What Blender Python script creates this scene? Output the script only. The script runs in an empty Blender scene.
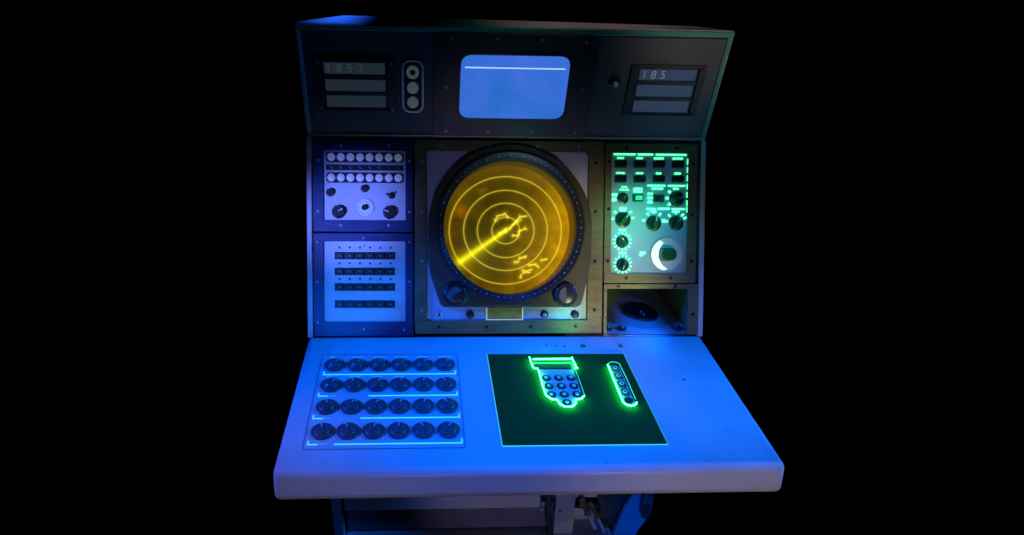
import bpy, bmesh, math, random
from mathutils import Matrix, Vector, noise
random.seed(7)
PI = math.pi
sc = bpy.context.scene
COL = sc.collection

# ------------------------------------------------------------------ materials
MATS = {}
def mat(name, base=(.5, .5, .5), rough=.5, metal=0.0, emit=None, estr=0.0, bump=0.0, bscale=60, var=0.0, vscale=9,
        coat=0.0, stretch=None, scuff=0.0):
    m = bpy.data.materials.new(name); m.use_nodes = True
    nt = m.node_tree; N = nt.nodes; K = nt.links
    b = N['Principled BSDF']
    b.inputs['Base Color'].default_value = (*base, 1)
    b.inputs['Roughness'].default_value = rough
    b.inputs['Metallic'].default_value = metal
    b.inputs['Coat Weight'].default_value = coat
    if emit:
        b.inputs['Emission Color'].default_value = (*emit, 1)
        b.inputs['Emission Strength'].default_value = estr
    tc = N.new('ShaderNodeTexCoord')
    src = tc.outputs['Object']
    if stretch:
        mp = N.new('ShaderNodeMapping'); mp.inputs['Scale'].default_value = stretch
        K.new(src, mp.inputs['Vector']); src = mp.outputs['Vector']
    if var > 0:
        n = N.new('ShaderNodeTexNoise'); n.inputs['Scale'].default_value = vscale; n.inputs['Detail'].default_value = 8
        n.inputs['Roughness'].default_value = .65
        K.new(src, n.inputs['Vector'])
        r = N.new('ShaderNodeMapRange'); r.inputs['From Min'].default_value = .3; r.inputs['From Max'].default_value = .7
        r.inputs['To Min'].default_value = 1 - var; r.inputs['To Max'].default_value = 1 + var
        K.new(n.outputs['Fac'], r.inputs['Value'])
        mx = N.new('ShaderNodeVectorMath'); mx.operation = 'SCALE'; mx.inputs[0].default_value = base
        K.new(r.outputs['Result'], mx.inputs['Scale'])
        out = mx.outputs['Vector']
        if scuff > 0:
            n3 = N.new('ShaderNodeTexNoise'); n3.inputs['Scale'].default_value = 55; n3.inputs['Detail'].default_value = 4
            K.new(tc.outputs['Object'], n3.inputs['Vector'])
            cr = N.new('ShaderNodeMapRange'); cr.inputs['From Min'].default_value = .69; cr.inputs['From Max'].default_value = .74
            cr.inputs['To Min'].default_value = 0; cr.inputs['To Max'].default_value = scuff
            K.new(n3.outputs['Fac'], cr.inputs['Value'])
            mm = N.new('ShaderNodeMix'); mm.data_type = 'RGBA'
            K.new(cr.outputs['Result'], mm.inputs[0]); K.new(out, mm.inputs[6]); mm.inputs[7].default_value = (.12, .12, .12, 1)
            out = mm.outputs[2]
        K.new(out, b.inputs['Base Color'])
        r2 = N.new('ShaderNodeMapRange'); r2.inputs['From Min'].default_value = .3; r2.inputs['From Max'].default_value = .7
        r2.inputs['To Min'].default_value = max(.05, rough - .09); r2.inputs['To Max'].default_value = min(1, rough + .09)
        K.new(n.outputs['Fac'], r2.inputs['Value']); K.new(r2.outputs['Result'], b.inputs['Roughness'])
    if bump > 0:
        n2 = N.new('ShaderNodeTexNoise'); n2.inputs['Scale'].default_value = bscale; n2.inputs['Detail'].default_value = 3
        K.new(src, n2.inputs['Vector'])
        bp = N.new('ShaderNodeBump'); bp.inputs['Strength'].default_value = bump; bp.inputs['Distance'].default_value = .002
        K.new(n2.outputs['Fac'], bp.inputs['Height']); K.new(bp.outputs['Normal'], b.inputs['Normal'])
    MATS[name] = m
    if name == 'smoked_plate': b.inputs['Specular IOR Level'].default_value = .12
    return m

mat('cabinet_paint', (.50, .50, .50), .42, bump=.12, bscale=320, var=.06, scuff=.5)
mat('desk_paint', (.62, .62, .64), .38, bump=.14, bscale=180, var=.12, vscale=4, scuff=.45)
mat('hood_paint', (.070, .066, .068), .48, bump=.15, bscale=400, var=.12)
mat('dark_plate', (.022, .021, .025), .42, bump=.12, bscale=400, var=.15)
mat('frame_metal', (.165, .145, .075), .42, metal=.2, bump=.10, bscale=90, var=.22, vscale=14, stretch=(1, 6, 1))
mat('blue_lit_metal', (.012, .030, .11), .42, metal=.1, bump=.10, bscale=90, var=.2, vscale=14, stretch=(1, 6, 1))  # same metal as the other frames, blue light put into its colour
mat('face_paint', (.52, .52, .54), .45, bump=.08, bscale=300, var=.06)
mat('bezel_paint', (.058, .051, .032), .50, bump=.12, bscale=350, var=.15)
mat('ring_metal', (.028, .036, .042), .36, metal=.1)
mat('black_plastic', (.018, .019, .022), .32, bump=.05, bscale=500)
mat('knob_plastic', (.070, .080, .095), .42)
mat('knob_top', (.12, .13, .17), .4)
mat('white_mark', (.8, .8, .78), .5)
mat('screw_metal', (.48, .48, .48), .3, metal=.25)
mat('dark_screw', (.03, .03, .03), .35, metal=.5)
mat('pearl_cap', (.78, .80, .82), .35, var=.06, vscale=80)
mat('dark_slot', (.008, .008, .012), .5)
mat('legend_ink', (.20, .22, .28), .6)
mat('scope_face', (.40, .47, .62), .45, bump=.08, bscale=300, var=.06)  # plate paint tinted blue for the blue light falling on it
mat('lit_lens', (.75, .78, .80), .35, var=.06, vscale=80, emit=(.70, .85, 1.0), estr=.06)
mat('dim_lens', (.42, .46, .45), .35, var=.15, vscale=60, emit=(.7, .9, .85), estr=.05)
mat('tube_wall', (.34, .25, .04), .35)
mat('nameplate', (.50, .34, .06), .45, metal=.2, var=.2, vscale=60)
mat('plate_edge', (.75, .75, .70), .35)
mat('bright_edge', (.7, .75, .65), .4, emit=(.75, 1, .72), estr=.42)  # emission added to brighten the nameplate's outline
mat('glass_teal', (.01, .03, .04), .5, emit=(.30, .50, .70), estr=.04)  # faint glow put into the glass of the dim windows
mat('glass_blue', (.03, .05, .08), .15, emit=(.26, .42, .78), estr=.085)
mat('digit_glow', (.5, .5, .5), .5, emit=(.8, .85, .9), estr=.035)
mat('digit_bright', (.5, .5, .5), .5, emit=(.8, .85, .9), estr=.07)
mat('silver_trim', (.55, .55, .58), .35, metal=.4)
mat('green_glow', (.1, .5, .25), .4, emit=(.025, 1.0, .16), estr=30)
mat('green_text', (.3, .8, .6), .4, emit=(.085, 1.0, .30), estr=3.2)
mat('green_soft', (.1, .5, .25), .4, emit=(.03, .9, .35), estr=.55)
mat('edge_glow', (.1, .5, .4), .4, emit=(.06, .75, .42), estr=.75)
mat('cyan_line', (.3, .7, .9), .4, emit=(.05, .62, 1), estr=1.0)
mat('cyan_dim', (.3, .7, .9), .4, emit=(.03, .35, .75), estr=.45)
mat('smoked_plate', (.003, .080, .012), .85, bump=.05, bscale=300, var=.06)
mat('green_plastic', (.006, .09, .03), .3)
mat('pad_blue', (.45, .47, .55), .4)
mat('crescent_glow', (.6, .7, .65), .4, emit=(.6, 1, .82), estr=1.0)  # the dial's crescent, given a glow to make it bright
mat('teal_lit_face', (.24, .40, .50), .45, bump=.08, bscale=300, var=.06)  # blue-teal light on the control plate, put into its base colour
mat('green_lit_trim', (.07, .26, .20), .4, bump=.1, bscale=200)  # green light along the trim, put into its base colour
mat('rubber', (.03, .03, .032), .7)
mat('raw_brass', (.32, .24, .12), .35, metal=.7, var=.3, vscale=40)
mat('inner_paint', (.16, .16, .18), .6, var=.2, vscale=8)

# screen of the small monitor: lit phosphor with faint mottling
def screen_mat():
    m = bpy.data.materials.new('monitor_phosphor'); m.use_nodes = True
    nt = m.node_tree; N = nt.nodes; K = nt.links; b = N['Principled BSDF']
    b.inputs['Base Color'].default_value = (.02, .03, .06, 1); b.inputs['Roughness'].default_value = .5
    tc = N.new('ShaderNodeTexCoord'); n = N.new('ShaderNodeTexNoise'); n.inputs['Scale'].default_value = 7; n.inputs['Detail'].default_value = 3
    K.new(tc.outputs['Object'], n.inputs['Vector'])
    cr = N.new('ShaderNodeValToRGB')
    cr.color_ramp.elements[0].position = .35; cr.color_ramp.elements[0].color = (.020, .155, .62, 1)
    cr.color_ramp.elements[1].position = .65; cr.color_ramp.elements[1].color = (.060, .165, .80, 1)
    K.new(n.outputs['Fac'], cr.inputs['Fac']); K.new(cr.outputs['Color'], b.inputs['Emission Color'])
    b.inputs['Emission Strength'].default_value = .92
    MATS['monitor_phosphor'] = m
screen_mat()
mat('scan_white', (.5, .6, .7), .4, emit=(.45, .72, 1), estr=.95)

def tube_mat():
    m = bpy.data.materials.new('radar_phosphor'); m.use_nodes = True
    nt = m.node_tree; N = nt.nodes; K = nt.links; b = N['Principled BSDF']
    b.inputs['Base Color'].default_value = (.05, .04, .005, 1); b.inputs['Roughness'].default_value = .25
    a = N.new('ShaderNodeVertexColor'); a.layer_name = 'trace'
    K.new(a.outputs['Color'], b.inputs['Emission Color']); b.inputs['Emission Strength'].default_value = 1
    MATS['radar_phosphor'] = m
tube_mat()

# ------------------------------------------------------------------ mesh builder
class MB:
    def __init__(s): s.bm = bmesh.new(); s.mats = []; s.mi = 0; s.smooth = False
    def m(s, name):
        if name not in s.mats: s.mats.append(name)
        s.mi = s.mats.index(name); return s
    def face(s, vs, smooth=False):
        try: f = s.bm.faces.new(vs)
        except ValueError: return None
        f.material_index = s.mi; f.smooth = smooth; return f
    def box(s, x0, x1, y0, y1, z0, z1):
        v = [s.bm.verts.new(p) for p in ((x0,y0,z0),(x1,y0,z0),(x1,y1,z0),(x0,y1,z0),(x0,y0,z1),(x1,y0,z1),(x1,y1,z1),(x0,y1,z1))]
        for q in ((0,3,2,1),(4,5,6,7),(0,1,5,4),(1,2,6,5),(2,3,7,6),(3,0,4,7)): s.face([v[i] for i in q])
        return s
    def uvbox(s, u0, u1, v0, v1, h0, h1): return s.box(u0, u1, -v1, -v0, h0, h1)
    def prism(s, pts, z0, z1, taper=1.0, smooth=False):
        if area(pts) < 0: pts = pts[::-1]
        cx = sum(p[0] for p in pts)/len(pts); cy = sum(p[1] for p in pts)/len(pts)
        a = [s.bm.verts.new((x, y, z0)) for x, y in pts]
        b = [s.bm.verts.new((cx+(x-cx)*taper, cy+(y-cy)*taper, z1)) for x, y in pts]
        n = len(pts)
        for i in range(n): s.face([a[i], a[(i+1)%n], b[(i+1)%n], b[i]], smooth)
        s.face(b); s.face(a[::-1]); return s
    def ring(s, outer, inner, z0, z1):      # outer / inner: same number of points, both counter-clockwise
        n = len(outer)
        A = [s.bm.verts.new((x, y, z1)) for x, y in outer]; B = [s.bm.verts.new((x, y, z1)) for x, y in inner]
        C = [s.bm.verts.new((x, y, z0)) for x, y in outer]; D = [s.bm.verts.new((x, y, z0)) for x, y in inner]
        for i in range(n):
            j = (i+1) % n
            s.face([A[i], A[j], B[j], B[i]]); s.face([C[j], C[i], D[i], D[j]])
            s.face([C[i], C[j], A[j], A[i]]); s.face([B[i], B[j], D[j], D[i]])
        return s
    def lathe(s, prof, seg=32, cx=0, cy=0, flute=0, fd=0.0, cap=True):
        rings = []
        for r, z in prof:
            row = []
            for i in range(seg):
                a = 2*PI*i/seg
                rr = r*(1 - (fd if flute and (i*flute//seg) % 2 and r > 0 else 0))
                row.append(s.bm.verts.new((cx+rr*math.cos(a), cy+rr*math.sin(a), z)))
            rings.append(row)
        for k in range(len(rings)-1):
            for i in range(seg):
                j = (i+1) % seg
                s.face([rings[k][i], rings[k][j], rings[k+1][j], rings[k+1][i]])
        if cap: s.face(rings[-1])
        return s
    def tube(s, path, r, seg=8, closed=False, squash=1.0):
        P = [Vector(p) for p in path]; n = len(P); rings = []
        for i, p in enumerate(P):
            a = P[(i-1) % n] if (closed or i > 0) else p; b = P[(i+1) % n] if (closed or i < n-1) else p
            t = (b-a).normalized(); up = Vector((0, 0, 1))
            if abs(t.dot(up)) > .95: up = Vector((0, 1, 0))
            e1 = t.cross(up).normalized(); e2 = e1.cross(t).normalized()
            rings.append([s.bm.verts.new(p + r*math.cos(2*PI*k/seg)*e1 + r*squash*math.sin(2*PI*k/seg)*e2) for k in range(seg)])
        m = n if closed else n-1
        for i in range(m):
            for k in range(seg):
                l = (k+1) % seg; q = rings[(i+1) % n]
                s.face([rings[i][k], q[k], q[l], rings[i][l]], True)
        if not closed: s.face(rings[0]); s.face(rings[-1][::-1])
        return s
    def build(s, name, parent=None, M=None, bevel=0, seg=2, label=None):
        bmesh.ops.recalc_face_normals(s.bm, faces=s.bm.faces)
        me = bpy.data.meshes.new(name); s.bm.to_mesh(me); s.bm.free()
        me.polygons.foreach_set('use_smooth', [True]*len(me.polygons)); me.set_sharp_from_angle(angle=.62)
        for n in s.mats: me.materials.append(MATS[n])
        o = bpy.data.objects.new(name, me); COL.objects.link(o)
        if parent: o.parent = parent
        if M is not None: o.matrix_basis = M
        if bevel:
            b = o.modifiers.new('bevel', 'BEVEL'); b.width = bevel; b.segments = seg; b.limit_method = 'ANGLE'; b.angle_limit = .6
        if label: o['label'] = label
        return o

def area(p): return sum(p[i][0]*p[(i+1)%len(p)][1]-p[(i+1)%len(p)][0]*p[i][1] for i in range(len(p)))/2
def circ(cx, cy, r, n=32, a0=0): return [(cx+r*math.cos(a0+2*PI*i/n), cy+r*math.sin(a0+2*PI*i/n)) for i in range(n)]
def rrect(x0, x1, y0, y1, r, n=6):
    pts = []
    for cx, cy, a in ((x1-r, y1-r, 0), (x0+r, y1-r, PI/2), (x0+r, y0+r, PI), (x1-r, y0+r, 3*PI/2)):
        for k in range(n+1): pts.append((cx+r*math.cos(a+PI/2*k/n), cy+r*math.sin(a+PI/2*k/n)))
    return pts
def ruv(u0, u1, v0, v1, r, n=6): return rrect(u0, u1, -v1, -v0, r, n)
def radial(poly, cx, cy, n, a0=0):      # n points of the convex outline, evenly spread in angle round (cx, cy)
    out = []
    for i in range(n):
        a = a0+2*PI*i/n; dx, dy = math.cos(a), math.sin(a); best = None
        for k in range(len(poly)):
            (x1, y1), (x2, y2) = poly[k], poly[(k+1) % len(poly)]
            ex, ey = x2-x1, y2-y1; den = dx*ey-dy*ex
            if abs(den) < 1e-12: continue
            t = ((x1-cx)*ey-(y1-cy)*ex)/den; w = ((x1-cx)*dy-(y1-cy)*dx)/den
            if t > 0 and -1e-6 <= w <= 1+1e-6 and (best is None or t > best): best = t
        out.append((cx+dx*best, cy+dy*best))
    return out
def T(u, v, h=0, rot=0): return Matrix.Translation((u, -v, h)) @ Matrix.Rotation(rot, 4, 'Z')
def copy_of(o, parent, M):
    c = o.copy(); COL.objects.link(c); c.parent = parent; c.matrix_basis = M; return c

# ------------------------------------------------------------------ the console's profile (metres)
HW = .600
T_ = (.1333, 1.7631); H_ = (.2025, 1.4659); M_ = (0.0, .900); D_ = (-.4995, .8002); L_ = (-.5075, .7235)
def frame(a, b):        # panel frame: x right, y up the panel, z outward; origin at the panel's top edge
    A = Vector((0, a[0], a[1])); B = Vector((0, b[0], b[1])); up = (A-B).normalized(); x = Vector((1, 0, 0)); n = x.cross(up)
    M = Matrix.Identity(4)
    for i in range(3): M[i][0] = x[i]; M[i][1] = up[i]; M[i][2] = n[i]; M[i][3] = A[i]
    return M
FH = frame(T_, H_); FM = frame(H_, M_); FD = frame(M_, D_)
HOODLEN = .3052; MIDLEN = .6011; DESKLEN = .5093

console = bpy.data.objects.new('radar_console', None); COL.objects.link(console)
console['label'] = 'old radar operator console with amber round scope, blue-lit desk and green-lit controls'
console['category'] = 'radar console'

# one screw of each kind, copied everywhere
def screw_mb(dark, r=.0042):
    b = MB().m('dark_screw' if dark else 'screw_metal')
    b.lathe([(r, 0), (r, .0016), (r*.8, .0026)], 16)
    b.m('dark_slot').box(-r*.7, r*.7, -.0006, .0006, .0022, .0029)
    return b
PROTO = {}
def screws(parent, pts, h, dark=False, r=.0042):
    key = (dark, r)
    for u, v in pts:
        M = T(u, v, h, random.uniform(0, PI))
        if key not in PROTO: PROTO[key] = screw_mb(dark, r).build('screw', parent, M)
        else: copy_of(PROTO[key], parent, M)

# ------------------------------------------------------------------ cabinet shell
def yzprism(mb, pts, x0, x1):
    a = [mb.bm.verts.new((x0, y, z)) for y, z in pts]; b = [mb.bm.verts.new((x1, y, z)) for y, z in pts]; n = len(pts)
    for i in range(n): mb.face([a[i], a[(i+1) % n], b[(i+1) % n], b[i]])
    mb.face(a[::-1]); mb.face(b)
side = [T_, H_, M_, (.24, .80), (.24, 0), (.80, 0), (.80, 1.765)]
for s in (-1, 1):
    b = MB().m('cabinet_paint'); yzprism(b, side, *sorted((s*(HW-.014), s*HW)))
    b.build('side_wall', console, bevel=.003)
b = MB().m('cabinet_paint').box(-HW+.014, HW-.014, .785, .80, .0, 1.76); b.build('back_wall', console)
# top cover: a shallow pressed lid, set in from the corners
b = MB().m('cabinet_paint')
lo = [(-HW, .134), (HW, .134), (HW, .80), (-HW, .80)]; hi = [(-.47, .165), (.50, .165), (.50, .77), (-.47, .77)]
v0 = [b.bm.verts.new((x, y, 1.765)) for x, y in lo]; v1 = [b.bm.verts.new((x, y, 1.781-.009*x)) for x, y in hi]; v2 = [b.bm.verts.new((x, y, 1.755)) for x, y in lo]
for i in range(4):
    j = (i+1) % 4; b.face([v0[i], v0[j], v1[j], v1[i]]); b.face([v2[i], v2[j], v0[j], v0[i]])
b.face(v1); b.face(v2[::-1]); b.build('top_cover', console, bevel=.004, seg=3)
# hood face
b = MB().m('hood_paint').uvbox(-HW+.006, HW-.006, .020, HOODLEN-.004, -.02, -.001)
b.build('hood_panel', console, FH)
b = MB().m('green_lit_trim').uvbox(-HW, HW, .0, .017, -.02, .004); b.build('top_trim', console, FH, bevel=.004, seg=3)
b = MB().m('silver_trim').uvbox(-HW+.002, HW-.012, -.003, .002, -.012, .007); b.build('middle_trim', console, FM, bevel=.0012)
b = MB().m('green_lit_trim').uvbox(HW-.016, HW-.004, .018, HOODLEN-.004, -.015, .0035); b.build('edge_strip', console, FH, bevel=.002)
# front edges of the cabinet beside the middle panels
for s in (-1, 1):
    b = MB().m('cabinet_paint').uvbox(*sorted((s*(HW-.0145), s*(HW+.001))), .004, MIDLEN, -.02, .007); b.build('corner_post', console, FM, bevel=.003, seg=3)
# backing behind the middle panels (open where the recess is)
b = MB().m('dark_plate')
b.uvbox(-HW+.014, .293, .003, MIDLEN, -.11, -.1005)
b.uvbox(.293, HW-.014, .003, .440, -.03, -.020)
b.uvbox(-HW+.014, -.28, .003, MIDLEN, -.03, -.020)
b.build('inner_bulkhead', console, FM)

# ------------------------------------------------------------------ hood: readouts, lamps, monitor
def frame_mb(u0, u1, v0, v1, iu0, iu1, iv0, iv1, h0, h1, m):
    b = MB().m(m)
    b.uvbox(u0, u1, v0, iv0, h0, h1); b.uvbox(u0, u1, iv1, v1, h0, h1)
    b.uvbox(u0, iu0, iv0, iv1, h0, h1); b.uvbox(iu1, u1, iv0, iv1, h0, h1)
    bmesh.ops.remove_doubles(b.bm, verts=b.bm.verts, dist=1e-6)
    return b
def text_mesh(name, s, size, m, parent, M, ext=.0004, align='CENTER'):
    cu = bpy.data.curves.new(name, 'FONT'); cu.body = s; cu.size = size; cu.extrude = ext; cu.align_x = align; cu.align_y = 'CENTER'
    to = bpy.data.objects.new(name, cu); COL.objects.link(to)
    dg = bpy.context.evaluated_depsgraph_get(); me = bpy.data.meshes.new_from_object(to.evaluated_get(dg))
    bpy.data.objects.remove(to); me.materials.clear(); me.materials.append(MATS[m])
    o = bpy.data.objects.new(name, me); COL.objects.link(o); o.parent = parent; o.matrix_basis = M; return o

def readout(u0, u1, v0, v1, ru0, ru1, rows, glass, digs, dm, lab, body):
    b = frame_mb(u0, u1, v0, v1, ru0-.006, ru1+.006, rows[0][0]-.006, rows[-1][1]+.006, -.002, .008, body)
    b.m('dark_slot').uvbox(u0+.004, u1-.004, v0+.004, v1-.004, -.0015, .001)
    for (a0, a1), (b0, b1) in zip(rows[:-1], rows[1:]): b.m(body).uvbox(ru0-.006, ru1+.006, a1+.0015, b0-.0015, .0012, .006)
    p = b.build('readout_panel', console, FH, bevel=.0012, label=lab)
    for r0, r1 in rows:
        MB().m(glass).uvbox(ru0, ru1, r0, r1, .0012, .003).build('display_window', p)
    for ch, u, v in digs: text_mesh('digit', ch, .031, dm, p, T(u, v, .0034))
    return p
rows = [(.099, .129), (.145, .176), (.189, .221)]
pl = readout(-.560, -.336, .087, .236, -.532, -.364, rows, 'glass_teal', [('1', -.520, .115), ('8', -.491, .115), ('5', -.461, .115), ('7', -.430, .115)], 'digit_glow',
             'dim readout with three faintly glowing windows', 'dark_plate')
screws(pl, [(-.548, .097), (-.345, .098), (-.549, .224), (-.345, .225)], .008)
screws(pl, [(-.563, .244)], -.001, r=.0035)
pr = readout(.329, .545, .089, .234, .357, .520, [(.103, .132), (.146, .178), (.191, .223)], 'glass_blue', [('1', .370, .118), ('8', .397, .118), ('5', .424, .118)], 'digit_bright',
             'brighter readout with pale blue windows', 'dark_plate')
screws(pr, [(.339, .098), (.339, .225), (.534, .098), (.534, .225)], .008, dark=True)
# three lamps in a pill-shaped outline
b = MB().m('dark_slot'); b.prism(ruv(-.314, -.259, .092, .232, .020), -.0005, .002)
b.m('silver_trim').ring(ruv(-.317, -.256, .089, .235, .022), ruv(-.312, -.261, .094, .230, .018), -.0005, .005)
lc = b.build('lamp_cluster', console, FH)
lp = None
for i, v in enumerate((.121, .164, .205)):
    if i == 0:
        MB().m('dim_lens').lathe([(.0175, 0), (.0175, .006), (.0155, .008), (.0085, .008), (.008, .003)], 32).m('dark_slot').lathe([(.0085, 0), (.0085, .0035)], 24).build('indicator_lamp', lc, T(-.287, v, .002), label='lamp with a dark hole in its middle')
    else:
        M = T(-.287, v, .002)
        if lp is None: lp = MB().m('dim_lens').lathe([(.016, 0), (.016, .005), (.0140, .008), (.0122, .0060), (.0105, .0078), (.006, .0092), (.0055, .0070)], 32).build('indicator_lamp', lc, M)
        else: copy_of(lp, lc, M)
# adjustment knob beside the monitor
b = MB().m('black_plastic').lathe([(.017, 0), (.017, .005), (.0125, .007), (.0115, .016), (.008, .018)], 32)
b.m('pearl_cap').lathe([(.0065, .018), (.0065, .028), (.0045, .031), (.002, .0315)], 24)  # pale tip, its colour standing in for a silver glint
b.build('adjustment_knob', console, FH @ T(.287, .140, -.001))
# monitor plate with its screen
o_ = [(-.228, -.016), (.226, -.017), (.233, -.303), (-.226, -.303)][::-1]
b = MB().m('dark_plate')
ou = [(-.229+.012, -.016), (.214, -.016), (.226, -.028), (.232, -.302), (-.229, -.302), (-.229, -.028)]
ou = ou[::-1] if area(ou) < 0 else ou
N_ = 96; cxs, cys = 0, -.158
b.ring(radial(ou, cxs, cys, N_), radial(ruv(-.156, .156, .068, .250, .030), cxs, cys, N_), -.001, .007)
sp = b.build('monitor_panel', console, FH, bevel=.001)
b = MB().m('black_plastic'); b.ring(radial(ruv(-.160, .160, .064, .254, .032), cxs, cys, N_), radial(ruv(-.153, .153, .071, .247, .026), cxs, cys, N_), .005, .010)
b.build('screen_gasket', sp, bevel=.001)
b = MB().m('monitor_phosphor')      # slightly domed glass
nx, ny = 28, 18; g = {}
def inside(x, y):                   # squared-off rounded outline
    return x, y
for i in range(nx+1):
    for j in range(ny+1):
        x = -.157+.314*i/nx; y = -.252+.186*j/ny
        g[i, j] = b.bm.verts.new((x, y, .0065-.12*((x/1.0)**2)-.12*((y+.159)**2)))
for i in range(nx):
    for j in range(ny): b.face([g[i, j], g[i+1, j], g[i+1, j+1], g[i, j+1]], True)
b.build('screen', sp)
MB().m('scan_white').uvbox(-.141, .141, .1035, .1068, .0050, .0068).build('scan_line', sp)
screws(sp, [(-.181, .030), (-.056, .029), (.069, .030), (.190, .034), (-.193, .160), (.198, .158), (-.190, .287), (-.066, .287), (.064, .288), (.196, .287)], .007, r=.0036)

# ------------------------------------------------------------------ upper left panel: two lamp bars and knobs
PA = frame_mb(-.582, -.288, .014, .285, -.551, -.310, .045, .251, -.012, .006, 'blue_lit_metal').build('indicator_panel', console, FM, bevel=.0015)
MB().m('face_paint').uvbox(-.5515, -.3095, .0445, .2515, -.010, .001).build('face_plate', PA)
screws(PA, [(-.500, .031), (-.359, .031), (-.566, .076), (-.298, .076), (-.568, .225), (-.298, .226), (-.501, .266), (-.360, .266)], .006)
lp = None
for v0, v1, vc in ((.051, .080, .0655), (.110, .140, .1255)):
    b = MB().m('dark_slot').prism(ruv(-.544, -.315, v0, v1, .010), .0005, .0028); b.build('lamp_bar', PA)
    for k in range(8):
        M = T(-.5285+.0282*k, vc, .0028)
        if lp is None: lp = MB().m('lit_lens').lathe([(.0117, 0), (.0117, .003), (.0100, .005), (.0088, .0040), (.0075, .0052), (.003, .006)], 24).build('indicator_lamp', PA, M)
        else: copy_of(lp, PA, M)
b = MB().m('dark_slot').uvbox(-.544, -.316, .0875, .1035, .0005, .0026)
for k in range(8):                      # worn, unreadable legends
    u = -.5285+.0282*k; w = random.uniform(.0035, .007)
    b.m('legend_ink').uvbox(u-w, u+w*.4, .093, .0952, .0027, .0030); b.uvbox(u-w*.4, u+w, .0968, .0985, .0027, .0030)
b.build('legend_strip', PA)
def small_knob(name, r, h, parent, M, mark=True, flute=16):
    b = MB().m('black_plastic').lathe([(r*1.12, 0), (r*1.12, h*.15), (r, h*.22), (r*.92, h*.85), (r*.82, h)], 48, flute=flute, fd=.05)
    if mark: b.m('white_mark').box(-.0014, .0014, r*.12, r*.85, h, h+.0006)
    return b.build(name, parent, M)
small_knob('knob', .0115, .014, PA, T(-.532, .169, .001), False)
small_knob('knob', .0105, .012, PA, T(-.431, .157, .001), False)
k1 = small_knob('knob', .0185, .020, PA, T(-.508, .226, .001, -1.05))
copy_of(k1, PA, T(-.357, .227, .001, 1.25))
b = MB().m('pearl_cap').prism(circ(0, 0, .0250, 48), -.0002, .0008); b.m('silver_trim').ring(circ(0, 0, .0280, 48), circ(0, 0, .0255, 48), -.0002, .0020).m('legend_ink'); b.ring(circ(0, 0, .0185, 48), circ(0, 0, .0175, 48), -.0002, .0013)
b.m('black_plastic').lathe([(.0085, 0), (.0085, .010), (.006, .012)], 24)
b.build('dial', PA, T(-.431, .213, .001))
b = MB().m('black_plastic').lathe([(.0095, 0), (.0095, .004), (.006, .006), (.0045, .012)], 24)
b.tube([(0, 0, .008), (-.006, .002, .016), (-.014, .003, .022)], .0035); b.tube([(0, .002, .010), (.003, .009, .018)], .003)
b.build('toggle', PA, T(-.351, .178, .001))

# ------------------------------------------------------------------ lower left panel: 24 push buttons
PB = frame_mb(-.582, -.287, .289, .596, -.552, -.311, .313, .554, -.012, .006, 'blue_lit_metal').build('push_button_panel', console, FM, bevel=.0015)
MB().m('face_paint').uvbox(-.5525, -.3105, .3125, .5545, -.010, .001).build('face_plate', PB)
screws(PB, [(-.570, .315), (-.298, .315), (-.571, .434), (-.298, .433), (-.571, .554), (-.434, .303), (-.435, .576), (-.315, .578)], .006, dark=False, r=.0036)
bp = None; dp = None
for r, v in enumerate((.3565, .4033, .4500, .5010)):
    MB().m('plate_edge').uvbox(-.5235, -.3405, v-.0135, v+.0125, .0006, .0016).m('dark_slot').uvbox(-.5215, -.3415, v-.0118, v+.0112, .0012, .0024).build('button_row', PB)
    for k in range(6):
        u = -.5065+.0303*k
        if bp is None:
            b = MB().m('black_plastic').prism(rrect(-.0130, .0130, -.0098, .0098, .003, 3), .0, .0075, .88)
            b.m('legend_ink').box(-.004, .004, -.001, .001, .0076, .0079)
            bp = b.build('push_button', PB, T(u, v, .0020))
        else: copy_of(bp, PB, T(u, v, .0020))
        if r < 3:
            M = T(u, v-.0245, .001)
            if dp is None: dp = MB().m('dark_slot').lathe([(.0030, 0), (.0030, .0015), (.0018, .0025)], 12).build('indicator_dot', PB, M)
            else: copy_of(dp, PB, M)
MB().m('dark_slot').lathe([(.0022, 0), (.0022, .001)], 12).build('indicator_dot', PB, T(-.4315, .3260, .001))

# ------------------------------------------------------------------ radar scope panel
N_ = 144; CU, CV = .003, .271
outer = [(-.281, -.590), (.286, -.590), (.286, -.012), (-.281, -.012)]
innerp = [(-.246, -.550), (.240, -.550), (.240, -.044), (-.246, -.044)]
PC = frame_mb(-.281, .286, .012, .590, -.246, .240, .044, .550, -.012, .008, 'frame_metal').build('radar_scope', console, FM, bevel=.002)
b = MB().m('scope_face'); b.ring(radial([(x*1.002, y*1.0015) for x, y in innerp], CU, -CV, N_), circ(CU, -CV, .222, N_), -.010, .001); b.build('face_plate', PC)
# cast cover: round on top, straight flanks below; built as the hull outline of a circle and a foot
def cover_outline(g=0.0):
    R = .246+g
    pts = [(CU+R*math.cos(a), -CV+R*math.sin(a)) for a in [(180*k/80)*PI/180 for k in range(81)]]
    pts += [(-.244-g, -.365), (-.236, -.412), (-.207-g, -.500), (-.200, -.509-g), (.213, -.510-g), (.2205+g, -.498), (.243, -.400), (.2485, -.355)]
    return pts
b = MB().m('bezel_paint')
co = radial(cover_outline(), CU, -CV, N_); ci = circ(CU, -CV, .2215, N_)
b.ring(co, ci, .0015, .020); 
b.build('bezel_cover', PC, bevel=.004, seg=3)
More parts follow.
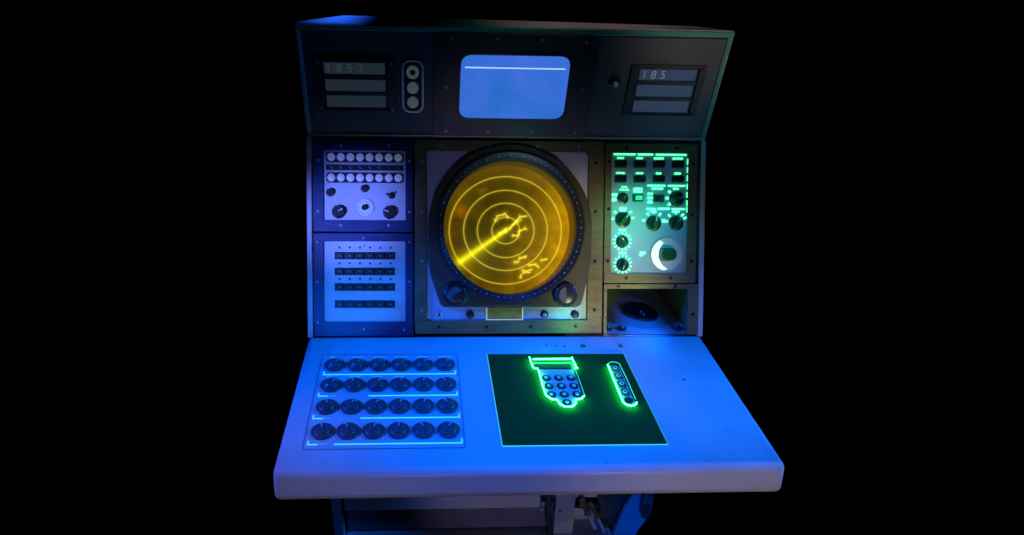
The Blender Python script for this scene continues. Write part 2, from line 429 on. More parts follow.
# bearing ring: sloped metal band with pale graduation dots
b = MB().m('ring_metal')
prof = [(.2235, .012), (.2235, .028), (.2205, .031), (.2170, .030), (.1995, .016), (.1985, -.004), (.2060, -.008)]
b.lathe(prof, N_, cap=False)
b.m('white_mark')
for k in range(72):
    a = 2*PI*k/72
    r0, z0 = .2100, .0256; big = .0016 if k % 2 == 0 else .0010
    for (r, z) in ((.2105, .0262),):
        M = Matrix.Rotation(a, 4, 'Z') @ Matrix.Translation((r, 0, z)) @ Matrix.Rotation(-.67, 4, 'Y')
        vs = [b.bm.verts.new(M @ Vector((big*1.3*math.cos(q), big*1.3*math.sin(q), 0))) for q in [PI/4*i for i in range(8)]]
        b.face(vs)
b.build('bearing_ring', PC, T(CU, CV, 0))
b = MB().m('tube_wall'); b.lathe([(.1990, -.003), (.1990, -.014), (.2010, -.075)], N_, cap=False)
for k in range(60):                     # raised graduation pips inside the amber rim
    a = 2*PI*k/60
    M = Matrix.Rotation(a, 4, 'Z') @ Matrix.Translation((.1965, 0, -.008))
    b.m('nameplate')
    v = [b.bm.verts.new(M @ Vector(p)) for p in ((0, -.0014, -.002), (0, .0014, -.002), (0, .0014, .002), (0, -.0014, .002), (.004, -.0014, -.002), (.004, .0014, -.002), (.004, .0014, .002), (.004, -.0014, .002))]
    for q in ((0,1,2,3),(4,7,6,5),(0,4,5,1),(1,5,6,2),(2,6,7,3),(3,7,4,0)): b.face([v[i] for i in q])
b.build('tube_rim', PC, T(CU, CV, 0))

# the tube face, its picture carried as a colour attribute (an emissive display)
def seg_d(x, y, x0, y0, x1, y1):
    dx, dy = x1-x0, y1-y0; t = max(0, min(1, ((x-x0)*dx+(y-y0)*dy)/(dx*dx+dy*dy))); return math.hypot(x-x0-t*dx, y-y0-t*dy), t
G_ = 1.043                                # the picture lies behind the rim plane
OX, OY = 0, 0
RINGS = [.0410, .0838, .1238, .1662]
S = .00306*G_                              # metres of tube face for one unit of the echo table below
ECHO = [(-10.5,-10,-8,-14),(-8,-14,-1,-16),(-1,-16,2,-13),(10.5,-9,14,-13.5),(14,-13.5,20,-14),(13,1,19,-2),(19,-2,20,-1),(7,5,12,5),
        (12,5,14,0),(15,27,20,25),(4,-2,9,-8),(-6,3,0,0),(9,31,12,31),(12,31,14,27),(14,27,20,26),(15,46,16,43),(17,39,21,40),(21,40,26,38),(24,34,30,33),(30,33,33,36),(36,29,41,28),(18,41,24,41)]
def trace(x, y):
    r = math.hypot((x-TX)/1.02, (y-TY)/.968); n = noise.fractal(Vector((x*14, y*14, 3)), 1, 2.1, 4); n2 = noise.noise(Vector((x*45, y*45, 8)))
    side_ = max(0, min(1, (x+.04+.25*(-y))/.22)); rim = max(0, min(1, (math.hypot(x, y)-.135)/.06))
    k = .8+.35*n+.10*n2
    c = Vector((.070, .048, .0010))*k + Vector((.46, .23, .001))*(side_**2)*k + Vector((.06, .022, .0))*rim*k
    d = math.hypot(x+.145, y-.052); c += Vector((.35, .10, 0))*math.exp(-(d/.022)**2)*(.8+n)
    d = math.hypot(x+.075, y-.118); c += Vector((.16, .09, 0))*math.exp(-(d/.014)**2)*(.8+n)
    for R in RINGS:
        q = abs(r-R*G_); c += Vector((.50, .36, .035))*math.exp(-(q/.0017)**2)+Vector((.06, .045, 0))*math.exp(-(q/.006)**2)
    # sweep, widening towards the rim
    ex, ey = TX-.136*G_, TY-.093*G_
    q, t = seg_d(x, y, TX, TY, ex, ey); w = .0050+.0048*t
    c += Vector((.72, .66, .01))*math.exp(-(q/w)**2)*(1 if t > 0 else .3) + Vector((.22, .19, 0))*math.exp(-(q/(w*2.6))**2)
    q, t = seg_d(x, y, TX, TY, TX+.046, TY+.034); c += Vector((.6, .56, .01))*math.exp(-(q/.0052)**2)*(.75+.5*n2)
    an = (math.atan2(y-TY, x-TX)-math.atan2(ey-TY, ex-TX)) % (2*PI)
    if an < 1.2 and r < .166*G_: c += Vector((.10, .085, 0))*math.exp(-an/.35)*min(1, r/.03)
    c *= 1+.10*math.sin((x*.5+y*.87)*900)+.06*n2
    q = math.hypot(x-TX, y-TY); c += Vector((.6, .6, .05))*math.exp(-(q/.006)**2)
    best = 1
    for (a, b_, e, f) in ECHO:
        q, t = seg_d(x, y, TX+a*S, TY-b_*S, TX+e*S, TY-f*S); q = min(q, .7*math.hypot(x-TX-a*S, y-TY+b_*S)); best = min(best, q*(1+.5*noise.noise(Vector((x*160, y*160, 1)))))
    c += Vector((.75, .60, .05))*math.exp(-(best/.0026)**2)+Vector((.12, .09, 0))*math.exp(-(best/.008)**2)
    return c
TX, TY = -.0020, -.0030
b = MB().m('radar_phosphor'); bm = b.bm; NR, NA = 130, 330
cl = bm.loops.layers.float_color.new('trace'); vc = {}
def tv(x, y):
    r2 = x*x+y*y; v = bm.verts.new((x, y, -.066-.25*r2)); vc[v] = trace(x, y); return v
ctr = tv(0, 0); rings = []
for i in range(1, NR+1):
    r = .204*i/NR; rings.append([tv(r*math.cos(2*PI*k/NA), r*math.sin(2*PI*k/NA)) for k in range(NA)])
for k in range(NA): b.face([ctr, rings[0][k], rings[0][(k+1) % NA]], True)
for i in range(NR-1):
    for k in range(NA):
        l = (k+1) % NA; b.face([rings[i][k], rings[i+1][k], rings[i+1][l], rings[i][l]], True)
for f in bm.faces:
    for lo_ in f.loops: c = vc[lo_.vert]; lo_[cl] = (max(c.x, 0), max(c.y, 0), max(c.z, 0), 1)
b.build('scope_tube', PC, T(CU, CV, 0))

kn = MB().m('black_plastic').lathe([(.038, 0), (.038, .004), (.0345, .006), (.0335, .015), (.030, .018)], 60, flute=30, fd=.035)
kn.m('black_plastic').lathe([(.026, .0180), (.026, .0195), (.024, .0205)], 40)
kn.m('knob_plastic').prism([(.022*math.cos(a), .022*math.sin(a)) for a in [PI*k/24 for k in range(25)]], .0205, .0210)  # lighter half disc paints in the reflection on the knob's top
kc = kn.build('control_knob', PC, T(-.162, .470, .020, .6))
copy_of(kc, PC, T(.168, .471, .020, 1.6))
MB().m('screw_metal').lathe([(.0085, 0), (.0085, .004), (.006, .006)], 24).m('dark_slot').lathe([(.0035, .006), (.0035, .0064)], 16).build('lock_nut', PC, T(-.209, .533, .001))
MB().m('black_plastic').lathe([(.0125, 0), (.0125, .007), (.009, .009)], 24).build('push_switch', PC, T(-.116, .533, .001))
MB().m('black_plastic').lathe([(.0120, 0), (.0120, .005), (.008, .007)], 24).m('screw_metal').lathe([(.006, .007), (.006, .012), (.004, .014)], 20).build('push_switch', PC, T(.110, .533, .001), label='switch with a bright metal tip')
MB().m('dark_slot').lathe([(.0120, 0), (.0120, .005), (.009, .007)], 24).build('push_switch', PC, T(.204, .533, .001))
b = MB().m('nameplate').uvbox(-.0640, .0420, .512, .5465, .0012, .0030)
b.m('bright_edge').uvbox(-.0665, -.0645, .512, .549, .001, .004).uvbox(.0425, .0445, .512, .549, .001, .004).uvbox(-.0645, .0425, .547, .549, .001, .004)
b.build('blank_nameplate', PC)
screws(PC, [(-.207, .030), (-.060, .029), (.085, .029), (.209, .029), (-.261, .077), (-.261, .225), (-.261, .371), (-.261, .518)], .008)
screws(PC, [(-.210, .569), (-.067, .569), (.067, .569), (.205, .569), (.262, .372), (.262, .519), (.262, .222), (.262, .075)], .008, dark=True, r=.005)

# ------------------------------------------------------------------ right control panel with lit legends
PD = frame_mb(.292, .575, .016, .437, .312, .547, .043, .408, -.012, .006, 'frame_metal').build('control_panel', console, FM, bevel=.0015)
MB().m('teal_lit_face').uvbox(.3115, .5475, .0425, .4085, -.010, .001).build('face_plate', PD)
screws(PD, [(.356, .030), (.510, .029), (.303, .071), (.303, .213), (.302, .370), (.360, .422), (.497, .422), (.562, .371), (.561, .229), (.561, .075)], .006, dark=True, r=.005)
LG = MB().m('green_text')
def flush():
    global LG
    if len(LG.bm.verts): LG.build('lit_legend', PD)
    LG = MB().m('green_text')
def legend(u0, u1, v, h=.0055, rows=1):        # illegible words: short runs of strokes
    for r in range(rows):
        u = u0; vv = v + r*h*1.25
        while u < u1-.001:
            w = min(random.choice((.0042, .0055, .0075, .0095)), u1-u)
            LG.uvbox(u, u+w-.0007, vv-h/2+random.uniform(0, .0006), vv+h/2-random.uniform(0, .0006), .0034, .0042); u += w+random.choice((.0, .0, .0006, .0014))
for a, c in ((.318, .384), (.391, .438), (.447, .541)): LG.uvbox(a, c, .0462, .0500, .0034, .0042)
flush()
bt = None
for r, (v, lv) in enumerate(((.077, .0595), (.122, .1045))):
    for k in range(4):
        u = .339+.0588*k; w = (.010, .010, .015, .016)[k] if r == 0 else (.013, .011, .008, .010)[k]
        legend(u-w, u+w, lv, .0050); flush()
        M = T(u, v, .001)
        if bt is None:
            b = MB().m('black_plastic').prism(rrect(-.0180, .0180, -.0115, .0115, .004, 3), 0, .013, .86)
            bt = b.build('push_button', PD, M)
        else: copy_of(bt, PD, M)
# row three
legend(.343, .360, .1460, .0045); legend(.337, .366, .1545, .0050)
flush(); legend(.314, .330, .1700, .0080); legend(.314, .327, .1840, .0095); flush()
legend(.380, .407, .1515, .0065, 2); flush()
b = MB().m('black_plastic').lathe([(.017, 0), (.017, .004), (.012, .006), (.011, .014)], 32); b.m('green_plastic').tube([(0, 0, .012), (.002, .006, .024)], .005); b.build('toggle_switch', PD, T(.347, .181, .001))
MB().m('green_plastic').prism(rrect(-.0165, .0165, -.0115, .0115, .003, 3), 0, .008, .9).m('green_soft').prism(rrect(-.010, .012, -.007, .007, .003, 3), .0081, .0095, .9).build('lit_button', PD, T(.394, .179, .001))
LG.uvbox(.422, .478, .1395, .1435, .0034, .0042); LG.uvbox(.486, .539, .1395, .1435, .0034, .0042)
flush(); legend(.436, .471, .1505, .0055); flush(); legend(.502, .520, .1505, .0055); flush()
for k in range(3): legend(.4235, .4395, .1660+.0125*k, .0065)
flush()
MB().m('green_plastic').prism(rrect(-.017, .017, -.0115, .0115, .003, 3), 0, .004, .95).m('dark_slot').prism(rrect(-.013, .004, -.008, .008, .002, 3), .0041, .010, .85).build('rocker_switch', PD, T(.458, .180, .001))
def tick(u, v, a, r0, r1, w=.0022):
    dx, dy = math.cos(a), math.sin(a); px, py = -dy*w, dx*w
    pts = [(u+dx*r0+px, -v+dy*r0+py), (u+dx*r1+px, -v+dy*r1+py), (u+dx*r1-px, -v+dy*r1-py), (u+dx*r0-px, -v+dy*r0-py)]
    LG.prism(pts, .0034, .0042)
def pointer_knob(u, v, r, rot, wing=True, m='green_plastic'):
    b = MB().m('black_plastic').lathe([(r, 0), (r, .004), (r*.82, .006), (r*.74, .012)], 36)
    b.m(m).prism([(-r*.28, -r*.9), (r*.28, -r*.9), (r*.34, 0), (r*.10, r*.98), (-r*.10, r*.98), (-r*.34, 0)], .010, .024, .82)
    b.m('white_mark').box(-.0010, .0010, r*.25, r*.78, .0242, .0248)
    return b.build('rotary_switch', PD, T(u, v, .001, rot))
pointer_knob(.514, .181, .0225, -1.25)
for a in (140, 180, 218): tick(.514, .179, math.radians(a), .026, .034, .0035)
flush()
LG.uvbox(.420, .448, .2095, .2140, .0034, .0042); LG.uvbox(.455, .492, .2085, .2135, .0034, .0042); LG.uvbox(.499, .539, .2095, .2140, .0034, .0042)
flush(); legend(.433, .452, .2195, .0055); flush(); legend(.500, .523, .2190, .0060); flush()
pointer_knob(.348, .245, .0235, -.65); legend(.340, .356, .2105, .0060, 2); flush()
for a in (180, 140, 105, 75, 40, 5): tick(.348, .242, math.radians(a), .027, .035)
flush()
pointer_knob(.443, .256, .0230, -.1)
for a in (168, 125, 90, 52, 14, 6): tick(.443, .253, math.radians(a), .027, .036)
flush()
pointer_knob(.513, .255, .0220, -.3)
for a in (172, 135, 92, 50, 28): tick(.513, .253, math.radians(a), .026, .035, .0026)
flush()
for (u, v, rot) in ((.347, .312, .6), (.349, .382, 2.7)):
    pointer_knob(u, v, .0185, rot); legend(u-.011, u+.011, v-.036, .0065); flush()
    for k in range(14): tick(u, v-.002, 2*PI*(k+.5)/14, .0215, .0290, .0018)
    flush()
legend(.402, .420, .345, .0070, 1); legend(.401, .411, .352, .0050, 1); flush()
for v in (.060, .085, .110, .135, .160, .185, .205): LG.uvbox(.5445, .5462, v, v+.017, .0034, .0040)
flush()
# large round dial with white crescent and oval green thumb knob
b = MB().m('silver_trim'); b.ring(circ(0, 0, .0520, 64), circ(0, 0, .0490, 64), 0, .004)
b.m('face_paint').prism(circ(0, 0, .0490, 64), 0, .0025)
cr = [(.0485*math.cos(a), .0485*math.sin(a)) for a in [math.radians(118+142*k/24) for k in range(25)]]
cr += [(.021+.0480*math.cos(a), .0480*math.sin(a)) for a in [math.radians(246-112*k/24) for k in range(25)]]
b.m('crescent_glow').prism(cr, .0026, .0045)
b.m('silver_trim')
for k in range(11):
    a = math.radians(20+140*k/10); dx, dy = math.cos(a), math.sin(a)
    b.prism([(dx*.040-dy*.0006, dy*.040+dx*.0006), (dx*.046-dy*.0006, dy*.046+dx*.0006), (dx*.046+dy*.0006, dy*.046-dx*.0006), (dx*.040+dy*.0006, dy*.040-dx*.0006)], .0026, .0032)
b.m('green_plastic').prism([(.0265*math.copysign(abs(math.cos(t))**.6, math.cos(t)), .0205*math.copysign(abs(math.sin(t))**.75, math.sin(t))) for t in [2*PI*k/48 for k in range(48)]], .0026, .020, .86)
b.build('range_dial', PD, T(.486, .350, .001), bevel=.0015)

# ------------------------------------------------------------------ recess under the control panel
b = frame_mb(.292, .586, .4405, MIDLEN-.006, .301, .553, .4545, MIDLEN-.006, -.012, .006, 'frame_metal')
PE = b.build('recess_frame', console, FM, bevel=.0015)
screws(PE, [(.336, .4475), (.513, .4475), (.569, .532)], .006, dark=True, r=.005)
screws(PE, [(.2965, .507), (.2965, .532)], .006, dark=False, r=.0032)
b = MB().m('desk_paint')
RB = [(.005, .9012), (.44, .945), (.44, 1.12), (.06, 1.035)]       # tray: floor, back, ceiling
def slab(p, q, t):
    d = Vector((q[0]-p[0], q[1]-p[1])).normalized(); n = Vector((-d.y, d.x))*t
    yzprism(b, [p, q, (q[0]-n.x, q[1]-n.y), (p[0]-n.x, p[1]-n.y)], .296, .566)
slab(RB[0], RB[1], .004)
tray = b.build('tray_floor', console)
b = MB().m('frame_metal'); slab(RB[1], RB[2], .004); slab(RB[2], RB[3], .004)
for x in (.292, .566): yzprism(b, RB, x, x+.004)
b.build('tray_wall', console)
TF = frame((.44, .945), (.005, .9012))        # the tray floor's own frame, v from its back edge
b = MB().m('black_plastic').lathe([(.060, 0), (.060, .006), (.056, .010)], 48, cap=False).m('dark_slot').lathe([(.056, .010), (.048, .004), (.020, .003)], 48)
b.m('screw_metal').lathe([(.003, .003), (.003, .007)], 12, .006, -.020).lathe([(.003, .003), (.003, .007)], 12, .004, -.002)
b.build('cup', console, TF @ T(.452, .300, .004) @ Matrix.Rotation(.07, 4, 'Y'))
rb = None
for (u, v, r) in ((.322, .398, .012), (.316, .375, .009), (.312, .350, .007), (.364, .398, .014), (.536, .396, .016)):
    b = MB().m('knob_plastic').lathe([(r, 0), (r, .004), (r*.7, .006)], 24).m('screw_metal').lathe([(r*.3, .006), (r*.3, .009)], 12)
    b.build('tray_button', console, TF @ T(u, v, .001))

# ------------------------------------------------------------------ desk
b = MB().m('desk_paint')
yzprism(b, [(M_[0]+.012, M_[1]+.0024), D_, L_, (-.475, .719), (0.012, .820)], -HW, HW)
for v in b.bm.verts:
    if v.co.y < -.4: v.co.x += math.copysign(.006, v.co.x)
dk = b.build('desk', console, bevel=.016, seg=5)
def holes(pts):
    for u, v, r in pts: MB().m('dark_slot').lathe([(r, 0), (r, .0012)], 16).m('screw_metal').lathe([(r*.4, .0012), (r*.4, .002)], 10).build('panel_screw', console, FD @ T(u, v, .0002))
holes([(.220, .046, .007), (.334, .047, .006), (.110, .044, .003), (.137, .045, .003), (.164, .046, .003), (.470, .200, .0035)])

# knob panel: 24 rotary dials in four rows
b = MB().m('desk_paint').prism(ruv(-.546, -.160, .083, .440, .006), -.001, .0008)
b.m('legend_ink').ring(ruv(-.548, -.158, .081, .442, .007), ruv(-.5462, -.1598, .0828, .4402, .006), -.001, .0012)
PK = b.build('dial_panel', console, FD)
def dial_mb():
    R = .0285
    b = MB().m('knob_plastic').lathe([(R, 0), (R, .0025), (R*.95, .0038), (R*.72, .0042), (R*.66, .0055), (R*.60, .0085), (R*.54, .0092)], 48)
    b.m('knob_top').lathe([(R*.46, .0092), (R*.46, .0096)], 32)
    b.m('knob_plastic').prism([(-.0045, -.0150), (.0045, -.0150), (.0050, .0100), (.0022, .0175), (-.0022, .0175), (-.0050, .0100)], .0090, .0125, .8)
    b.m('white_mark').box(-.0011, .0011, .0050, .0160, .0126, .0131)
    b.box(-.0010, .0010, .0195, .0265, .0040, .0046)
    return b
dproto = None
rots = [[-.7, -.75, -.7, -.75, -.75, -.7], [-.75, .35, -.6, -.25, -.2, .35], [.15, -.5, -.45, -.35, -.3, .3], [.25, .35, -.35, -.1, .3, -.3]]
for r, v in enumerate((.130, .214, .298, .384)):
    for k in range(6):
        M = T(-.507+.0621*k, v, .0008, rots[r][k])
        if dproto is None: dproto = dial_mb().build('rotary_dial', PK, M)
        else: copy_of(dproto, PK, M)
b = MB().m('cyan_line')
def line(u0, u1, v, w=.0032): b.uvbox(u0, u1, v-w/2, v+w/2, .0008, .0018)
for v, segs, x0, x1 in ((.1700, [(-.532, -.171)], -.534, -.1685), (.2565, [(-.533, -.510), (-.404, -.1685)], -.536, -.168), (.3390, [(-.535, -.512), (-.418, -.168)], -.538, -.167), (.4260, [(-.536, -.514), (-.474, -.167)], -.538, -.1655)):
    b.m('cyan_line')
    for a, c in segs: line(a, c, v)
    b.uvbox(x0-.0005, x0+.0025, v-.012, v+.0016, .0008, .0018); b.uvbox(x1-.0015, x1+.0015, v-.014, v+.0016, .0008, .0018)
    if len(segs) > 1:
        b.m('cyan_dim'); u = segs[0][1]+.002
        for _ in range(3): w = random.uniform(.004, .009); line(u, u+w, v-.001, .0024); u += w+.002
b.m('cyan_dim')
for r, vv, ks in ((0, .0955, range(6)), (1, .1800, range(4))):
    for k in ks:
        u = -.524+.0621*k
        for q in range(random.randint(2, 4)):
            w = random.uniform(.004, .008); b.uvbox(u, u+w, vv-.0022, vv+.0018, .0008, .0016); u += w+.0025
b.build('lit_marking', PK)

# touch plate with keypad and key strip
def duv(pts): return [(u, -v) for u, v in pts]
plate = [(-.073, .0840), (.331, .0855), (.340, .4400), (-.069, .4390)]
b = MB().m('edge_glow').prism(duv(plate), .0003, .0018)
c0 = (.132, .262)
ins = [(c0[0]+(u-c0[0])*.9915, c0[1]+(v-c0[1])*.990) for u, v in plate]
b.m('smoked_plate').prism(duv(ins), .0012, .0030)
PT = b.build('touch_plate', console, FD)
pad = [(.066, .160), (.164, .160), (.1655, .200), (.1660, .272), (.1570, .284), (.1400, .286), (.1380, .302), (.1290, .312), (.1080, .312), (.0985, .302), (.0960, .286), (.0800, .284), (.0690, .270), (.0665, .240)]
b = MB().m('pad_blue').prism(duv(pad), .0032, .0060); KP = b.build('keypad_plate', PT, bevel=.0008)
MB().m('green_soft').uvbox(.0570, .1630, .1270, .1310, .0032, .0045).m('dark_slot').uvbox(.0600, .1600, .1330, .1540, .0032, .0055).m('green_plastic').uvbox(.050, .171, .118, .159, .0025, .0036).build('keypad_window', PT)
kb = None
for r in range(4):
    for k in range(3):
        if r == 3 and k != 1: continue
        u = .0815+.0345*k+.0010*r; v = .1965+.0335*r-(.002 if r == 3 else 0)
        if kb is None:
            b = MB().m('dark_slot').lathe([(.0128, 0), (.0128, .0010), (.0110, .0020)], 28).m('pad_blue').lathe([(.0055, .0022), (.0055, .0032), (.0040, .0038)], 18)
            kb = b.build('key', PT, T(u, v, .0060))
        else: copy_of(kb, PT, T(u, v, .0060))
b = MB().m('green_glow')
def glow(pts, r=.0018, h=.0125): b.tube([(u, -v, h) for u, v in pts], r)
glow([(.0470, .1130), (.0480, .1300), (.0500, .1580), (.0560, .1635), (.0640, .1635)])
glow([(.0560, .1215), (.1640, .1215)], .0018)
glow([(.1690, .1150), (.1710, .1400), (.1725, .1570), (.1755, .1620), (.1660, .1640)], .0019)
b.m('green_soft'); glow([(.1705, .1680), (.1720, .2000), (.1725, .2700)], .0012, .006); b.m('green_glow')  # dim tube added for the soft halo beside the keypad
glow([(.0635, .1700), (.0640, .2400), (.0665, .2720), (.0780, .2870), (.0930, .2895), (.0960, .3040), (.1070, .3150), (.1290, .3155), (.1400, .3040), (.1425, .2895), (.1590, .2870), (.1680, .2760)], .0018)
b.build('neon_outline', PT)
b = MB().m('pad_blue').prism(ruv(.2690, .2990, .1420, .3100, .0148, 10), .0032, .0070); b.build('key_strip', PT)
kb2 = None
for k in range(5):
    v = .1600+.0330*k; u = .2840
    if k < 4:
        if kb2 is None:
            bb = MB().m('green_plastic').prism(rrect(-.0115, .0115, -.0130, .0130, .003, 3), 0, .004, .9).m('cyan_dim').ring(circ(0, 0, .0062, 20), circ(0, 0, .0042, 20), .0040, .0050)
            kb2 = bb.build('strip_key', PT, T(u, v, .0070))
        else: copy_of(kb2, PT, T(u, v, .0070))
    else: MB().m('dark_slot').lathe([(.0125, 0), (.0125, .003), (.009, .0045)], 24).build('strip_key', PT, T(u, v, .0070), label='round dark key at the end of the strip')
b = MB().m('green_glow')
st = [(.2655, .1480), (.2650, .2000), (.2655, .2960)] + [(.2840-.0185*math.cos(a), .2965+.0185*math.sin(a)) for a in [math.radians(10+150*k/10) for k in range(11)]]
glow(st, .0018)
b.m('green_soft'); glow([(.2680, .1440), (.2760, .1370), (.2900, .1365), (.3000, .1440), (.3025, .2000), (.3025, .2900)], .0013)
b.build('neon_outline', PT)

# ------------------------------------------------------------------ pedestal below the desk
b = MB().m('inner_paint')
b.box(-.585, .585, .60, .61, .0, .80)
b.box(-.53, .40, .16, .18, .085, .60)
b.build('inner_panel', console)
b = MB().m('cabinet_paint')
a_ = [b.bm.verts.new((x, .02, z)) for x, z in ((-.595, .80), (-.556, .80), (-.530, 0), (-.562, 0))]; c_ = [b.bm.verts.new((v.co.x, .06, v.co.z)) for v in a_]
for i in range(4): b.face([a_[i], a_[(i+1) % 4], c_[(i+1) % 4], c_[i]])
b.face(a_[::-1]); b.face(c_); b.build('leg_post', console, bevel=.004)
b = MB().m('cabinet_paint').box(-.53, .155, .035, .06, .215, .30); b.build('cross_rail', console, bevel=.003)
b = MB().m('cabinet_paint').box(.20, .42, .10, .12, .20, .32); b.build('rear_rail', console, bevel=.003)
b = MB().m('inner_paint').box(-.525, .22, .06, .12, .105, .212); b.build('drawer_front', console, bevel=.004)
b = MB().m('cabinet_paint').box(-.53, .42, .02, .30, .055, .098); b.build('base_rail', console, bevel=.003)
b = MB().m('silver_trim').box(.202, .268, .00, .012, .185, .30).m('cabinet_paint').box(.207, .275, .012, .05, .118, .183).m('silver_trim').box(.207, .278, .002, .05, .113, .1175).m('dark_screw').box(.214, .222, -.003, 0, .228, .236); b.build('latch_bracket', console, bevel=.002)
for z in (.212, .238):
    MB().m('screw_metal').lathe([(.008, 0), (.008, .006), (.005, .009)], 16).build('bolt', console, Matrix.Translation((.163, .033, z)) @ Matrix.Rotation(PI/2, 4, 'X'))
b = MB().m('rubber').tube([(.182, .03, .30), (.182, .02, .22), (.188, .02, .16), (.205, .03, .07)], .011, 10); b.build('hose', console)
for i, (x, z) in enumerate(((.315, .205), (.350, .19), (.385, .15))):
    b = MB().m('raw_brass').lathe([(.013, 0), (.013, .022), (.009, .024), (.009, .045), (.012, .047), (.012, .06), (.006, .064)], 18)
    b.m('silver_trim').lathe([(.007, .06), (.007, .11)], 12)
    b.build('connector', console, Matrix.Translation((x, .085, z)) @ Matrix.Rotation(PI/2+.6, 4, 'X') @ Matrix.Rotation(.35, 4, 'Y'))
b = MB().m('cabinet_paint').box(.275, .40, .10, .12, .098, .15); b.build('connector_shelf', console, bevel=.003)
def plate_xz(name, pts, y0, y1, m, bev=.002):
    b = MB().m(m); n = len(pts)
    a_ = [b.bm.verts.new((x, y0, z)) for x, z in pts]; c_ = [b.bm.verts.new((x, y1, z)) for x, z in pts]
    for i in range(n): b.face([a_[i], a_[(i+1) % n], c_[(i+1) % n], c_[i]])
    b.face(a_[::-1]); b.face(c_); return b.build(name, console, bevel=bev)
plate_xz('gusset', [(.335, .32), (.53, .32), (.45, .06), (.430, .06)], .06, .075, 'bezel_paint')
plate_xz('side_bracket', [(.492, .32), (.548, .32), (.545, .205), (.553, .175), (.520, .105), (.505, .0), (.405, .0)], .03, .05, 'cabinet_paint')
b = MB().m('inner_paint').box(.508, .545, .005, .03, .205, .30).m('raw_brass').lathe([(.013, .200), (.013, .25)], 16, .520, .0); b.build('hinge', console, bevel=.002)

# ------------------------------------------------------------------ camera
cam = bpy.data.cameras.new('camera'); co_ = bpy.data.objects.new('camera', cam); COL.objects.link(co_)
R_ = Matrix(((0.99888124, 7.30482e-04, -0.04728348), (-0.04410672, 0.374993497, -0.92597758), (0.01705459, 0.927027154, 0.37460619)))
Mc = R_.to_4x4(); Mc.translation = Vector((-.267705, -1.634111, 1.689916)); co_.matrix_world = Mc
cam.sensor_width = 36; cam.lens = 600/1024*36; cam.shift_x = 63.857/1024; cam.shift_y = 30.2008/1024
cam.clip_start = .05; cam.clip_end = 200
sc.camera = co_

# ------------------------------------------------------------------ light: unseen coloured spots, added to tint separate panels
w = bpy.data.worlds.new('World'); sc.world = w; w.use_nodes = True
w.node_tree.nodes['Background'].inputs['Color'].default_value = (0, 0, 0, 1)
w.node_tree.nodes['Background'].inputs['Strength'].default_value = 0
def spot(name, loc, tgt, color, power, deg, blend=.5, r=.05):
    l = bpy.data.lights.new(name, 'SPOT'); l.color = color; l.energy = power; l.spot_size = math.radians(deg); l.spot_blend = blend; l.shadow_soft_size = r
    o = bpy.data.objects.new(name, l); COL.objects.link(o); o.location = loc
    o.rotation_euler = (Vector(tgt)-Vector(loc)).to_track_quat('-Z', 'Y').to_euler(); return o
def soft(name, loc, tgt, color, power, sx, sy):
    l = bpy.data.lights.new(name, 'AREA'); l.shape = 'RECTANGLE'; l.size = sx; l.size_y = sy; l.color = color; l.energy = power
    o = bpy.data.objects.new(name, l); COL.objects.link(o); o.location = loc
    o.rotation_euler = (Vector(tgt)-Vector(loc)).to_track_quat('-Z', 'Y').to_euler(); return o
spot('blue_desk_left_spot', (-2.6, -.50, 2.0), (.0, -.25, .85), (.0, .10, 1), 560, 17, .3, .15)
spot('blue_desk_right_spot', (2.6, -.50, 2.0), (.10, -.25, .85), (.0, .16, 1), 560, 17, .3, .15)
spot('violet_left_spot', (-1.6, -.6, 2.2), (-.62, -.44, .84), (.50, .34, .9), 18, 15, 1, .1)
spot('violet_right_spot', (1.5, -.9, 2.0), (.58, -.36, .84), (.10, .32, 1), 14, 20, 1, .1)
spot('blue_overhead_spot', (.0, -.62, 2.7), (.0, -.32, .85), (.0, .10, 1), 90, 24, .6, .08)  # unseen fill, added to lift the shadows between the dials
spot('blue_scope_spot', (-.9, -1.3, 1.2), (-.23, .04, 1.06), (.0, .14, 1), 60, 13, 1, .04)
spot('blue_left_spot', (-1.3, -1.4, 1.4), (-.46, .14, 1.24), (.12, .19, 1), 290, 12, .9, .05)
spot('blue_low_left_spot', (-.9, -1.5, 1.0), (-.47, .04, 1.02), (.0, .17, 1), 130, 13, .9, .05)
spot('mauve_front_spot', (-.1, -2.2, .40), (.0, .12, 1.38), (.80, .62, 1), 15, 14, 1, .1)
spot('amber_right_spot', (.62, -1.1, .82), (.29, .05, 1.09), (1, .82, .34), 50, 23, .9, .05)
spot('hood_right_spot', (.9, -1.8, 1.7), (.52, .14, 1.74), (1, .90, .85), 44, 14, 1, .1)
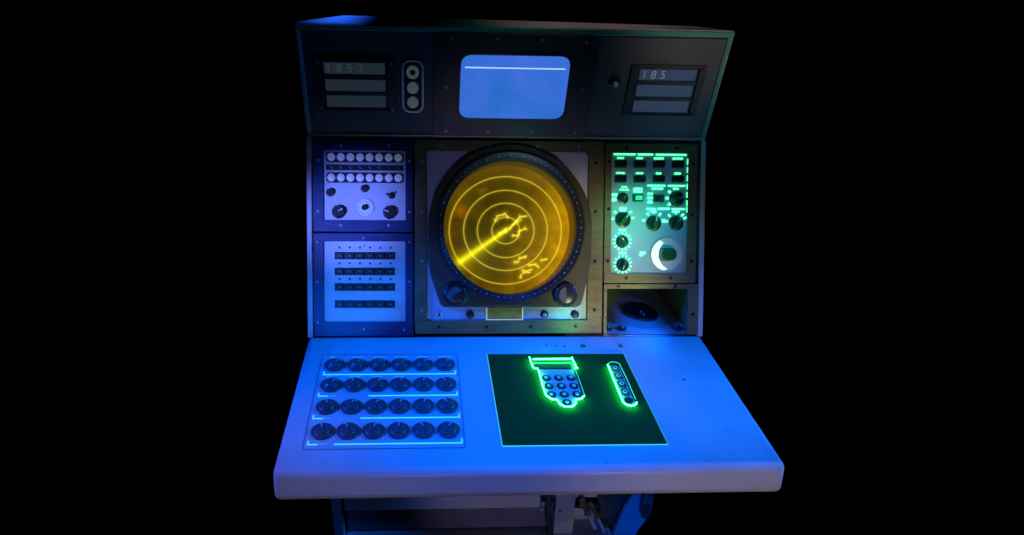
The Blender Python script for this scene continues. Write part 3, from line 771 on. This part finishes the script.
spot('teal_hood_spot', (1.0, -1.5, 1.2), (.50, .20, 1.50), (0, .40, .7), 26, 12, 1, .1)
spot('green_right_spot', (.1, -1.0, 1.45), (.41, .13, 1.20), (.0, .55, .85), 40, 17, 1, .06)  # unseen, adds the lit legends' glow on their plate
spot('green_edge_spot', (.2, -.9, 1.3), (.38, .13, 1.24), (.0, .9, .20), 40, 13, 1, .06)
spot('green_low_spot', (.5, -1.2, .9), (.18, .02, .955), (.0, .9, .35), 60, 6, 1, .03)
spot('green_top_spot', (.0, -1.6, 2.6), (.0, .13, 1.78), (.0, .9, .5), 5, 14, 1, .06)
spot('green_ring_spot', (.1, -1.2, .96), (.05, .13, 1.40), (.0, .9, .6), 6, 10, 1, .04)
spot('blue_recess_spot', (.35, -1.0, 1.28), (.43, .02, .905), (.0, .12, 1), 130, 8, .7, .03)
spot('olive_recess_spot', (.5, -1.0, 1.2), (.34, .36, .97), (.4, .7, .10), 16, 10, 1, .03)
spot('lip_right_spot', (.8, -2.6, .35), (.45, -.50, .77), (.95, .78, .95), 38, 26, 1, .1)
spot('lip_left_spot', (-.6, -2.6, .35), (-.35, -.50, .77), (.50, .48, 1), 26, 30, 1, .1)
spot('blue_knee_spot', (.2, -1.4, .3), (.50, .05, .15), (.0, .10, 1), 40, 14, .8, .05)
spot('mauve_knee_spot', (.0, -1.6, .2), (.05, .05, .22), (.50, .46, 1), 20, 26, 1, .05)
spot('warm_knee_spot', (.2, -1.2, .2), (.35, .1, .18), (1, .8, .5), 7, 9, 1, .05)
spot('blue_post_spot', (-.5, -1.2, .2), (-.54, .05, .2), (.0, .16, 1), 3, 14, 1, .05)
spot('blue_top_spot', (-.5, .0, 2.7), (-.50, .22, 1.785), (.02, .12, 1), 120, 13, .8, .04)
spot('rose_top_spot', (.2, .02, 2.8), (.2, .3, 1.78), (1, .62, .75), 7, 40, 1, .04)
vs = sc.view_settings; vs.view_transform = 'Standard'; vs.look = 'None'; vs.exposure = 0; vs.gamma = 1
sc.render.engine = 'CYCLES'; sc.cycles.use_denoising = True
sc.cycles.sample_clamp_indirect = 4
